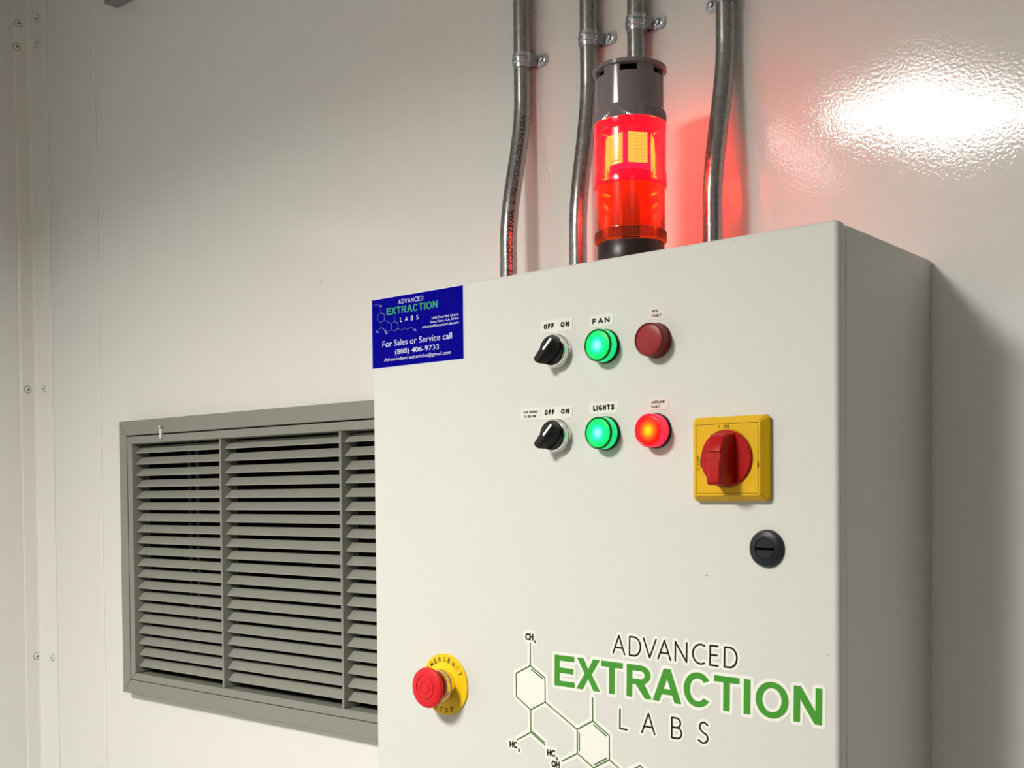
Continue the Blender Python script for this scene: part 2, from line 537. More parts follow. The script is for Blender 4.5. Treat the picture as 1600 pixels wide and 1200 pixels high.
# corner trim: a white angle over the corner, screwed through both flanges
bm = bmesh.new()
t = 0.0022
prof = [(CX0, 0), (CX0, -0.0275), (CX0 + t * 0.6, -0.0275), (CX0 + t, -0.0265), (CX0 + t, -t - 0.004), (CX0 + t + 0.0012, -t - 0.0012), (CX0 + t + 0.004, -t), (CX0 + 0.0565, -t), (CX0 + 0.0575, -t * 0.6), (CX0 + 0.0575, 0)]
A = [bm.verts.new((x, y - 0.0005, 0)) for x, y in prof]
B = [bm.verts.new((x, y - 0.0005, CEIL)) for x, y in prof]
bm.faces.new(A); bm.faces.new(B[::-1])
for i in range(len(prof)):
    j = (i + 1) % len(prof)
    bm.faces.new((A[i], B[i], B[j], A[j]))
bmesh.ops.recalc_face_normals(bm, faces=bm.faces)
trim = struct(obj('trim_1', bm, M_TRIM))
def screw_head(r=0.0052, h=0.0016):
    bm = lathe([(r, 0.0), (r, h * 0.35), (r * 0.8, h * 0.8), (r * 0.35, h), (0, h)], 'Y', 20)
    return bm
def recess(r=0.0017):
    bm = bmesh.new()
    for s in (0, 1):
        a, b = (r, r * 0.36) if s else (r * 0.36, r)
        bm_box(bm, -a, a, -0.00190, -0.0010, -b, b)
    return bm
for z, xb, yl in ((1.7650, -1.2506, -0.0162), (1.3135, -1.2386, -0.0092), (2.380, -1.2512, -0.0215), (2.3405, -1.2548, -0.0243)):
    s = obj('screw', screw_head(), M_TRIM, trim, (xb, -0.0028, z), True)
    obj('screw_shadow_ring', lathe([(0.0066, 0.0), (0.0052, 0.0002)], 'Y', 20), M_SCUFF_SHADE, s, (xb, -0.0028, z))  # flat grey ring painting the shadow line round the head
    obj('screw_recess', recess(), M_SLOT, s, (xb, -0.0028, z))
    zl = z if z < 2 else z - 0.006
    s = obj('screw', screw_head(), M_TRIM, trim, (CX0 + t, yl, zl), True)
    s.rotation_euler = (0, 0, PI / 2)
    obj('screw_shadow_ring', lathe([(0.0066, 0.0), (0.0052, 0.0002)], 'Y', 20), M_SCUFF_SHADE, s, (CX0 + t, yl, zl))  # same painted shadow line on the left flange
    q = obj('screw_recess', recess(), M_SLOT, s, (CX0 + t, yl, zl))

# pencil-like scuff on the wall
bm = bmesh.new()
stroke(bm, (-0.5462, 1.8505), (-0.5440, 1.8575), 0.0007, 0.0003, 3)
obj('scuff_mark', flip_to_front(bm), M_SCUFF_SHADE, wall_back, (0, 0, 0))

# ================================================================== ceiling lights (outside the frame, seen as reflections; the last two square ones are added fill)
def square_light(x, y, w, d, rot, mat, label, group, watts=0, LAMP_Z=LAMP_Z):
    root = empty('ceiling_light', (x, y, LAMP_Z), label, 'ceiling light', group)
    bm = bmesh.new()
    bm_box(bm, -w / 2 - 0.03, w / 2 + 0.03, -d / 2 - 0.03, d / 2 + 0.03, 0.046, CEIL - LAMP_Z)
    obj('housing', bm, M_HOUSING, root, (x, y, LAMP_Z))
    bm = bmesh.new()
    bm_box(bm, -w / 2, w / 2, -d / 2, d / 2, 0, 0.045)
    obj('diffuser', bm, mat, root, (x, y, LAMP_Z))
    if watts:
        ld = bpy.data.lights.new('ceiling_lamp', 'AREA')
        ld.shape = 'RECTANGLE'
        ld.size, ld.size_y = w, d
        ld.energy = watts
        ld.color = WARM
        ld.spread = math.radians(MAIN_SPREAD)
        lo = bpy.data.objects.new('ceiling_lamp', ld)
        C.objects.link(lo)
        lo.parent = root
        lo.location = (0, 0, -0.002)
    root.rotation_euler = (0, 0, rot)
    return root
G = 'ceiling lights above and behind the camera'
square_light(-0.325, -1.60, 0.28, 0.41, math.radians(22), M_LENS, 'square white ceiling light mirrored brightly in the glossy wall', None, MAIN_W, 2.41)
square_light(-1.00, -4.80, 0.44, 0.40, 0, M_LAMPFAR, 'square ceiling light far behind, faintly mirrored at right frame edge', None, SECOND_W, 2.44)
square_light(1.55, -1.95, 0.45, 0.45, 0, M_LAMPFAR, 'unseen square fill light added behind the camera for the cabinet side', None)  # added fill light, brightens the cabinet's right side
square_light(1.55, -4.30, 0.45, 0.45, 0, M_LAMPFAR, 'unseen square fill light added in the far corner behind the camera', None)  # second added fill light from the right
sx, sy, LAMP_Z = -0.68, -1.64, 2.40
root = empty('strip_light', (sx, sy, LAMP_Z), 'thin ceiling strip light mirrored as a faint streak beside the bright patch', 'strip light')
obj('housing', box(-0.035, 0.035, -0.28, 0.28, 0.003, CEIL - LAMP_Z), M_HOUSING, root, (sx, sy, LAMP_Z))
bm = bmesh.new()
bm.faces.new([bm.verts.new(p) for p in ((-0.025, -0.26, 0), (-0.025, 0.26, 0), (0.025, 0.26, 0), (0.025, -0.26, 0))])
obj('diffuser', bm, M_STRIP, root, (sx, sy, LAMP_Z))
root.rotation_euler = (0, 0, math.radians(-7))

# ================================================================== air return grille
GF = -0.018
gx0, gx1, gz0, gz1 = -0.9966, -0.2545, 1.2835, 1.6972
sx0, sx1, sz0, sz1 = -0.9755, -0.2760, 1.3050, 1.6742     # joint between outer and hinged frame
ox0, ox1, oz0, oz1 = -0.9625, -0.2890, 1.3159, 1.6618     # opening
grille = empty('air_grille', (0.5 * (gx0 + gx1), 0, gz0), 'large grey louvred air return grille on the white wall beside the cabinet', 'air grille')
def rail(o, i, y0, y1, name, mat, gap=0.00025):
    """four mitred rails between an outer and an inner rectangle"""
    ax0, ax1, az0, az1 = o
    bx0, bx1, bz0, bz1 = i
    quads = [[(ax0, az1), (ax1, az1), (bx1, bz1), (bx0, bz1)], [(bx0, bz0), (bx1, bz0), (ax1, az0), (ax0, az0)],
             [(ax0, az0), (ax0, az1), (bx0, bz1), (bx0, bz0)], [(bx1, bz0), (bx1, bz1), (ax1, az1), (ax1, az0)]]
    for q in quads:
        cx, cz = sum(p[0] for p in q) / 4, sum(p[1] for p in q) / 4
        q = [(p[0] + math.copysign(gap, cx - p[0]), p[1] + math.copysign(gap, cz - p[1])) for p in q]
        obj(name, prism(q, -y1, -y0, 0.0006, 1), mat, grille, (0, 0, 0))
rail((gx0, gx1, gz0, gz1), (sx0 - 0.0006, sx1 + 0.0006, sz0 - 0.0004, sz1 + 0.0006), GF, 0.0, 'outer_rail', M_GRILLE)
rail((sx0 + 0.0006, sx1 - 0.0006, sz0, sz1 - 0.0008), (ox0, ox1, oz0, oz1), GF + 0.0005, 0.012, 'inner_rail', M_GRILLE)
# slats, one by one in each bay
divs = [-0.742, -0.4944]
bays = [(ox0 + 0.0004, divs[0] - 0.0022), (divs[0] + 0.0022, divs[1] - 0.0022), (divs[1] + 0.0022, ox1 - 0.0004)]
NS = 20
PITCHZ = (1.6478 - 1.3256) / (NS - 1)
for bi, (bx0, bx1) in enumerate(bays):
    bm = bmesh.new()
    w = (bx1 - bx0) / 2
    # cross-section in (y, z): blade sloping up to the back, with a small front lip
    sec = [(0.0, 0.0), (0.0, 0.0014), (0.0115, 0.0112), (0.0128, 0.0112), (0.0128, 0.0100), (0.0012, 0.0)]
    A = [bm.verts.new((-w, y, z)) for y, z in sec]
    B = [bm.verts.new((w, y, z)) for y, z in sec]
    bm.faces.new(A); bm.faces.new(B[::-1])
    for i in range(len(sec)):
        j = (i + 1) % len(sec)
        bm.faces.new((A[i], B[i], B[j], A[j]))
    bmesh.ops.recalc_face_normals(bm, faces=bm.faces)
    proto = None
    for k in range(NS):
        loc = Vector((0.5 * (bx0 + bx1), -0.0110, 1.3256 + k * PITCHZ + random.uniform(-0.0002, 0.0002)))
        if proto is None:
            proto = obj('slat', bm, M_SLAT, grille, loc)
            o = proto
        else:
            o = proto.copy()
            C.objects.link(o)
            WL[o] = loc
            o.location = loc - WL[grille]
        o.rotation_euler = (random.uniform(-0.02, 0.02), 0, 0)
for dx in divs:
    obj('divider', box(dx - 0.0020, dx + 0.0020, GF + 0.0004, 0.010, oz0 + 0.0002, oz1 - 0.0002, 0.0006, 1), M_GRILLE, grille, (0, 0, 0))
# dark duct behind
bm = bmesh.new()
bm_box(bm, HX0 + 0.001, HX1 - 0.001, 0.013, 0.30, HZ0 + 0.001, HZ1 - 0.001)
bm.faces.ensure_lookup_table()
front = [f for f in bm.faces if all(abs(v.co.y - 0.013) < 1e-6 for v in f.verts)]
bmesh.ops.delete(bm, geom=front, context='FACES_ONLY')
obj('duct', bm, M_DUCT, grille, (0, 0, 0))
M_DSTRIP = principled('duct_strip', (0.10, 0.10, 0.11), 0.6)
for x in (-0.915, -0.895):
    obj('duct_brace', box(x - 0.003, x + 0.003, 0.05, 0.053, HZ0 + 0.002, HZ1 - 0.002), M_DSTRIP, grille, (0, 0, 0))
# small turn clip with its screw
clip = obj('turn_clip', prism([(-0.0021, -0.0105), (0.0021, -0.0105), (0.0026, -0.006), (0.0022, 0.004), (0, 0.006), (-0.0022, 0.004), (-0.0026, -0.006)], 0.0, 0.0028, 0.0006), M_CLEAR, grille, (-0.8818, GF - 0.0002, 1.6775))
obj('screw', lathe([(0.0030, 0.0), (0.0030, 0.0010), (0.0018, 0.0022), (0, 0.0025)], 'Y', 16), M_CHROME, clip, (-0.8822, GF - 0.0030, 1.6838), True)
for z in (1.6545, 1.3215):
    obj('pivot_screw', lathe([(0.0016, 0.0), (0.0016, 0.0006), (0, 0.0012)], 'Y', 10), M_SCREW, grille, (ox0 + 0.0042, -0.0090, z), True)

# ================================================================== control cabinet
D = -0.1919              # front of the door
DX0, DX1, DZ1 = -0.2486, 0.2322, 1.7755
BX0, BX1, BZ1 = -0.2460, 0.2298, 1.7752
DZ0 = 1.085
cab = empty('control_cabinet', (0.5 * (BX0 + BX1), 0, DZ0), 'light grey steel control cabinet mounted on the white wall, covered in switches and lights', 'control cabinet')
DT = 0.0150
obj('body', box(BX0, BX1, D + DT + 0.0036, -0.0002, DZ0, BZ1, 0.0022, 3), M_BODY, cab, (0, 0, 0), True)
obj('door_gasket', box(BX0 + 0.006, BX1 - 0.0045, D + DT - 0.001, D + DT + 0.005, DZ0 + 0.006, BZ1 - 0.0045), M_SEAL, cab, (0, 0, 0))
bm = bmesh.new()
bm_box(bm, DX0, DX1, D, D + DT, DZ0 - 0.002, DZ1)
bev(bm, 0.0042, 4)
door = obj('door', bm, M_DOOR, cab, (0, 0, 0), True)
for a, b, w in (((0.1236, 1.5176), (0.1262, 1.5176), 0.0006), ((0.1492, 1.7706), (0.1494, 1.7722), 0.0007), ((0.2240, 1.4640), (0.2242, 1.4655), 0.0006)):
    bm = bmesh.new()
    stroke(bm, a, b, w, 0.0001, 3)
    obj('scuff_mark', flip_to_front(bm), M_SCUFF_SHADE, door, (0, D, 0))

# --- pilot lights
def pilot(x, z, label, m_lens, m_rim, m_side, m_collar=M_BLACK):
    p = obj('pilot_light', lathe([(0.0140, 0.0), (0.0140, 0.0022), (0.0134, 0.0030), (0.0110, 0.0030)], 'Y', 48), m_collar, cab, (x, D, z), True)
    p['label'] = label
    obj('lens_side', lathe([(0.0132, 0.0026), (0.0133, 0.0104)], 'Y', 48), m_side, p, (x, D, z), True)
    obj('lens_rim', lathe([(0.0133, 0.0104), (0.0132, 0.0118), (0.0126, 0.0124), (0.0120, 0.0122), (0.0117, 0.0116)], 'Y', 48), m_rim, p, (x, D, z), True)
    obj('lens', lathe([(0.0120, 0.0116), (0.0105, 0.0120), (0.0070, 0.0123), (0.0035, 0.01245), (0, 0.0125)], 'Y', 48), m_lens, p, (x, D, z), True)
PX, RX = 0.0312, 0.0806
Z1, Z2 = 1.7030, 1.6315
pilot(PX, Z1, 'glowing green pilot light under the FAN label', M_GLENS, M_GRIM, M_GSIDE)
pilot(PX, Z2, 'glowing green pilot light under the LIGHTS label', M_GLENS, M_GRIM, M_GSIDE)
pilot(RX, Z1, 'unlit dark red pilot light under the VFD FAULT label', M_DKRED, M_DKREDRIM, M_DKREDRIM, M_DKREDRIM)
pilot(RX - 0.0005, Z2, 'glowing red pilot light with a yellow centre under the AIRFLOW FAULT label', M_RLENS, M_RSIDE, M_RSIDE)

# --- rotary selector switches
def selector(x, z, label):
    p = obj('selector_switch', lathe([(0.0143, 0.0), (0.0143, 0.0030), (0.0136, 0.0036), (0.0134, 0.0052), (0.0138, 0.0058), (0.0138, 0.0078), (0.0132, 0.0088), (0.0118, 0.0090)], 'Y', 56), M_CHROME, cab, (x, D, z), True)
    p['label'] = label
    h = obj('handle', lathe([(0.0127, 0.0070), (0.0127, 0.0094), (0.0120, 0.0103), (0.0, 0.0105)], 'Y', 48), M_BLACK, p, (x, D, z), True)
    a = math.radians(45)
    def rot(u, v):          # u along the grip (towards ON), v across
        return (u * math.cos(a) - v * math.sin(a), u * math.sin(a) + v * math.cos(a))
    bm = bmesh.new()
    base = [rot(u, v) for u, v in ((0.0120, -0.0040), (0.0126, 0.0), (0.0120, 0.0040), (0.004, 0.0085), (-0.004, 0.0085), (-0.0122, 0.0036), (-0.0130, 0), (-0.0122, -0.0036), (-0.004, -0.0085), (0.004, -0.0085))]
    topp = [rot(u, v) for u, v in ((0.0122, -0.0030), (0.0128, 0.0), (0.0122, 0.0030), (0.004, 0.0034), (-0.004, 0.0034), (-0.0124, 0.0030), (-0.0132, 0), (-0.0124, -0.0030), (-0.004, -0.0034), (0.004, -0.0034))]
    A = [bm.verts.new((q[0], -0.0096, q[1])) for q in base]
    B = [bm.verts.new((q[0], -0.0205, q[1])) for q in topp]
    n = len(A)
    bm.faces.new(A); tf = bm.faces.new(B[::-1])
    for i in range(n):
        bm.faces.new((A[i], B[i], B[(i + 1) % n], A[(i + 1) % n]))
    bmesh.ops.recalc_face_normals(bm, faces=bm.faces)
    bmesh.ops.bevel(bm, geom=list(tf.edges), offset=0.0009, segments=2, profile=0.5, affect='EDGES')
    obj('grip', bm, M_BLACK, p, (x, D, z), True)
    bm = bmesh.new()
    stroke(bm, rot(0.0005, 0), rot(0.0112, 0), 0.0021, 0.0207, 5)
    obj('pointer_mark', flip_to_front(bm), M_WHITE, p, (x, D, z))
selector(-0.0183, Z1 + 0.0002, 'black selector switch in chrome ring, in line with the FAN light')
selector(-0.0188, Z2, 'black selector switch in chrome ring, in line with the LIGHTS light')

# --- label tapes
def tape(x0, x1, z0, z1, words, label, mat=M_LABEL, slant=0.0):
    tf = (lambda X, Z: (X, Z + slant * (X - x0)))
    p = obj('label_tape', prism([tf(x0, z0), tf(x1, z0), tf(x1, z1), tf(x0, z1)], 0, 0.00015), mat, cab, (0, D - 0.0001, 0))
    p['label'] = label
    for body, u0, u1, v0, v1, off in words:
        bm = bmesh.new()
        W, H = x1 - x0, z1 - z0
        skeleton_word(bm, body, x0 + u0 * W, x0 + u1 * W, z0 + v0 * H, z0 + v1 * H, off * (v1 - v0) * H, 0.0, tf)
        obj('lettering', flip_to_front(bm), M_INK, p, (0, D - 0.0004, 0))
tape(-0.0372, -0.0028, 1.7200, 1.7305, [('OFF', 0.115, 0.435, 0.30, 0.74, 0.28), ('ON', 0.645, 0.905, 0.30, 0.74, 0.28)], 'white OFF ON label tape above the upper selector switch')
tape(-0.0370, -0.0034, 1.6460, 1.6565, [('OFF', 0.115, 0.435, 0.36, 0.78, 0.28), ('ON', 0.645, 0.905, 0.36, 0.78, 0.28)], 'white OFF ON label tape above the lower selector switch')
tape(0.0158, 0.0388, 1.7199, 1.7293, [('FAN', 0.10, 0.86, 0.26, 0.76, 0.27)], 'white FAN label tape')
tape(0.0149, 0.0429, 1.6478, 1.6576, [('LIGHTS', 0.12, 0.88, 0.28, 0.76, 0.27)], 'white LIGHTS label tape')
tape(0.0728, 0.0889, 1.7200, 1.7300, [('VFD', 0.24, 0.58, 0.57, 0.78, 0.22), ('FAULT', 0.24, 0.76, 0.20, 0.41, 0.22)], 'white VFD FAULT label tape above the unlit red light', M_LABELRED)
tape(0.0717, 0.0915, 1.6479, 1.6576, [('AIRFLOW', 0.19, 0.82, 0.57, 0.78, 0.22), ('FAULT', 0.19, 0.60, 0.20, 0.41, 0.22)], 'white AIRFLOW FAULT label tape above the lit red light', M_LABELRED)
tape(-0.0598, -0.0374, 1.6464, 1.6567, [('FAN NEEDS', 0.15, 0.84, 0.57, 0.77, 0.22), ('TO BE ON', 0.15, 0.76, 0.20, 0.40, 0.22)], 'small white FAN NEEDS TO BE ON label tape')

# --- yellow and red main isolator
ix, iz, hw = 0.1482, 1.6075, 0.0320
bm = bmesh.new()
ch, fi, T = 0.0040, 0.0042, 0.0100
def octo(h, c):
    return [(-h + c, -h), (h - c, -h), (h, -h + c), (h, h - c), (h - c, h), (-h + c, h), (-h, h - c), (-h, -h + c)]
L0 = [bm.verts.new((x, 0, z)) for x, z in octo(hw, 0.0025)]
L1 = [bm.verts.new((x, -0.0045, z)) for x, z in octo(hw, 0.0025)]
L2 = [bm.verts.new((x, -T, z)) for x, z in octo(hw - fi, 0.0012)]
for a, b in ((L0, L1), (L1, L2)):
    for i in range(8):
        bm.faces.new((a[i], a[(i + 1) % 8], b[(i + 1) % 8], b[i]))
bm.faces.new(L2)
bmesh.ops.recalc_face_normals(bm, faces=bm.faces)
iso = obj('isolator_switch', bm, M_YELLOW, cab, (ix, D, iz))
iso['label'] = 'yellow square isolator plate with a red rotary handle'
bm = bmesh.new()
e = 0.0262
for a, b in (((-e, -e), (e, -e)), ((e, -e), (e, e)), ((e, e), (-e, e)), ((-e, e), (-e, -e))):
    stroke(bm, a, b, 0.00035, T + 0.0001)
for k in range(64):
    a0, a1 = 2 * PI * k / 64, 2 * PI * (k + 1) / 64
    stroke(bm, (0.0219 * math.cos(a0), 0.0219 * math.sin(a0)), (0.0219 * math.cos(a1), 0.0219 * math.sin(a1)), 0.0003, T + 0.0001)
obj('face_groove', flip_to_front(bm), M_BROWNINK, iso, (ix, D, iz))
bm = bmesh.new()
text_fit(bm, 'I', -0.0064, -0.0059, 0.0230, 0.0253, T + 0.0002, 0.01)
obj('lettering', flip_to_front(bm), M_BROWNINK, iso, (ix, D, iz)); bm = bmesh.new()
text_fit(bm, 'ON', -0.0026, 0.0022, 0.0230, 0.0254, T + 0.0002, 0.01)
rt = lambda X, Z: (-Z, X)
obj('lettering', flip_to_front(bm), M_BROWNINK, iso, (ix, D, iz)); bm = bmesh.new()
text_fit(bm, 'O', -0.0086, -0.0066, 0.0232, 0.0252, T + 0.0002, 0.01, 1.0, rt)
obj('lettering', flip_to_front(bm), M_BROWNINK, iso, (ix, D, iz)); bm = bmesh.new()
text_fit(bm, 'OFF', -0.0046, 0.0028, 0.0232, 0.0252, T + 0.0002, 0.01, 1.0, rt)
obj('lettering', flip_to_front(bm), M_BROWNINK, iso, (ix, D, iz)); bm = bmesh.new()
text_fit(bm, 'RESET', -0.0062, 0.0012, 0.0208, 0.0226, T + 0.0002, 0.03, 1.0, rt)
obj('lettering', flip_to_front(bm), M_BROWNINK, iso, (ix, D, iz))
obj('latch_slot', box(0.0256, 0.0268, -T - 0.0002, -T + 0.001, -0.0075, -0.0030), M_RED, iso, (ix, D, iz))
obj('side_notch', box(0.0300, 0.0306, -0.0062, -0.004, -0.001, 0.004), M_BROWNINK, iso, (ix, D, iz))
obj('rotary_disc', lathe([(0.0214, T - 0.0005), (0.0214, T + 0.0012), (0.0206, T + 0.0020), (0.0, T + 0.0022)], 'Y', 64), M_RED, iso, (ix, D, iz), True)
# the handle: a deep vertical bar, highest in its lower half and sloping back to the top
bm = bmesh.new()
side = [(0.0192, 0.0110), (0.0182, 0.0215), (0.0150, 0.0258), (0.0050, 0.0296), (0.0046, 0.0284), (-0.0014, 0.0288), (-0.0018, 0.0302), (-0.0042, 0.0304), (-0.0175, 0.0308), (-0.0196, 0.0290), (-0.0202, 0.0250), (-0.0190, 0.0110)]
wb = 0.0086
def hwid(z, h):
    k = (h - 0.011) / 0.02
    return wb * (1 - 0.35 * k)
A = [bm.verts.new((-hwid(z, h), -h, z)) for z, h in side]
B = [bm.verts.new((hwid(z, h), -h, z)) for z, h in side]
n = len(side)
fa = bm.faces.new(A); fb = bm.faces.new(B[::-1])
for i in range(n):
    bm.faces.new((A[i], B[i], B[(i + 1) % n], A[(i + 1) % n]))
bmesh.ops.recalc_face_normals(bm, faces=bm.faces)
bmesh.ops.bevel(bm, geom=[ed for ed in list(fa.edges) + list(fb.edges)], offset=0.0013, segments=3, profile=0.5, affect='EDGES')
obj('rotary_handle', bm, M_RED, iso, (ix, D, iz), True)

# --- door lock
lx, lz = 0.1764, 1.5400
lock = obj('door_lock', lathe([(0.0142, 0.0), (0.0141, 0.0012), (0.0128, 0.0036), (0.0100, 0.0048), (0.0080, 0.0049), (0.0079, 0.0040), (0.0074, 0.0040), (0.0073, 0.0047), (0.0, 0.0048)], 'Y', 56), M_LOCK, cab, (lx, D, lz), True)
lock['label'] = 'round black quarter-turn door lock with a slot'
obj('slot', box(-0.0074, 0.0074, -0.0052, -0.0040, -0.0009, 0.0009, 0.0003, 1), M_SLOT, lock, (lx, D, lz))

# --- emergency stop
ex, ez = -0.1540, 1.4050
est = obj('emergency_stop', lathe([(0.0288, 0.0), (0.0288, 0.0014), (0.0284, 0.0018), (0.0190, 0.0018), (0.0176, 0.0026), (0.0150, 0.0026)], 'Y', 64), M_YPLATE, cab, (ex, D, ez), True)
est['label'] = 'round yellow emergency stop plate with a red mushroom button'
obj('collar', lathe([(0.0150, 0.0018), (0.0150, 0.0075), (0.0143, 0.0082), (0.0141, 0.0095), (0.0146, 0.0100), (0.0146, 0.0126), (0.0138, 0.0136), (0.0118, 0.0138)], 'Y', 56), M_CHROME_YREFL, est, (ex, D, ez), True)
obj('button', lathe([(0.0105, 0.0120), (0.0128, 0.0155), (0.0172, 0.0208), (0.0186, 0.0222), (0.0188, 0.0238), (0.0182, 0.0254), (0.0168, 0.0262), (0.0122, 0.0268), (0.0118, 0.0262), (0.0098, 0.0263), (0.0094, 0.0270), (0.0064, 0.0273), (0.0060, 0.0266), (0.0052, 0.0267), (0.0048, 0.0274), (0, 0.0275)], 'Y', 64), M_ESTOP, est, (ex, D, ez), True)
bm = bmesh.new()
def arc_text(bm, body, r, a0, a1, size, wid, h, off, inward=False):
    n = len(body)
    for k, chh in enumerate(body):
        a = math.radians(a0 + (a1 - a0) * k / (n - 1))
        t = a - PI / 2 if not inward else a + PI / 2
        cx, cz = r * math.cos(a), r * math.sin(a)
        tf = lambda X, Z: (cx + X * math.cos(t) - Z * math.sin(t), cz + X * math.sin(t) + Z * math.cos(t))
        w = wid * (1.15 if chh == 'M' else 1.0)
        text_fit(bm, chh, -w / 2, w / 2, -size / 2, size / 2, h, off, 1.0, tf)
arc_text(bm, 'EMERGENCY', 0.0236, 146, 30, 0.0046, 0.0033, 0.0020, 0.012)
obj('lettering', flip_to_front(bm), M_BROWNINK, est, (ex, D, ez)); bm = bmesh.new()
arc_text(bm, 'STOP', 0.0240, 243, 294, 0.0046, 0.0033, 0.0020, 0.012, True)
obj('lettering', flip_to_front(bm), M_BROWNINK, est, (ex, D, ez))
bm = bmesh.new()
arc_text(bm, '>>', 0.0108, 20, 40, 0.0014, 0.0014, 0.0264, 0.0)
for s in (0, 120, 240):
    for k in range(10):
        a0, a1 = math.radians(s + 8 * k), math.radians(s + 8 * (k + 1))
        stroke(bm, (0.0109 * math.cos(a0), 0.0109 * math.sin(a0)), (0.0109 * math.cos(a1), 0.0109 * math.sin(a1)), 0.0006, 0.0264)
obj('turn_arrows', flip_to_front(bm), principled('dark_red_groove', (0.40, 0.006, 0.010), 0.5), est, (ex, D, ez))

# --- molecule drawing shared by the large decal and the small sticker (panel units of the large decal)
H1 = [(-0.0515, 1.4318), (-0.0353, 1.4227), (-0.0353, 1.4016), (-0.0515, 1.3930), (-0.0677, 1.4030), (-0.0677, 1.4235)]
H2 = [(0.0154, 1.3914), (0.0321, 1.3814), (0.0321, 1.3612), (0.0160, 1.3519), (-0.0010, 1.3618), (-0.0010, 1.3822)]
CH = [(0.0321, 1.3612), (0.0470, 1.3520), (0.0625, 1.3606), (0.0780, 1.3512), (0.0935, 1.3598), (0.1075, 1.3508)]
BONDS = [(H1[i], H1[(i + 1) % 6]) for i in range(6)] + [(H2[i], H2[(i + 1) % 6]) for i in range(6)] + \
        [((-0.0513, 1.4515), H1[0]), (H1[2], H2[5]), (H1[3], (-0.0514, 1.3733)), ((-0.0514, 1.3733), (-0.0675, 1.3644)), ((-0.0514, 1.3733), (-0.0358, 1.3641)),
         (H2[0], (0.0153, 1.4110)), (H2[4], (-0.0171, 1.3529))] + list(zip(CH[:-1], CH[1:]))
def inner(a, b, c, d=0.0021, cut=0.12):
    """second line of a double bond, on the side of point c"""
    L = math.hypot(b[0] - a[0], b[1] - a[1])
    nx, nz = -(b[1] - a[1]) / L * d, (b[0] - a[0]) / L * d
    if (c[0] - a[0]) * nx + (c[1] - a[1]) * nz < 0:
        nx, nz = -nx, -nz
    f = lambda t: (a[0] + (b[0] - a[0]) * t + nx, a[1] + (b[1] - a[1]) * t + nz)
    return (f(cut), f(1 - cut))
c1 = (-0.0515, 1.4124)
c2 = (0.0155, 1.3716)
DOUBLES = [inner(H1[0], H1[1], c1), inner(H2[0], H2[1], c2), inner(H2[4], H2[5], c2), inner(H2[2], H2[3], c2), inner((-0.0514, 1.3733), (-0.0358, 1.3641), (-0.03, 1.38), 0.0015, 0.06)]
ATOMS = [('CH', -0.0568, -0.0477, 1.4541, 1.4602), ('3', -0.0470, -0.0448, 1.4520, 1.4545),
         ('HC', -0.0760, -0.0672, 1.3568, 1.3627), ('3', -0.0663, -0.0641, 1.3543, 1.3570),
         ('HC', -0.0336, -0.0247, 1.3553, 1.3612), ('3', -0.0240, -0.0218, 1.3527, 1.3556),
         ('OH', -0.0288, -0.0200, 1.3461, 1.3520), ('CH', 0.1085, 0.1175, 1.3440, 1.3499), ('3', 0.1182, 0.1204, 1.3415, 1.3443)]

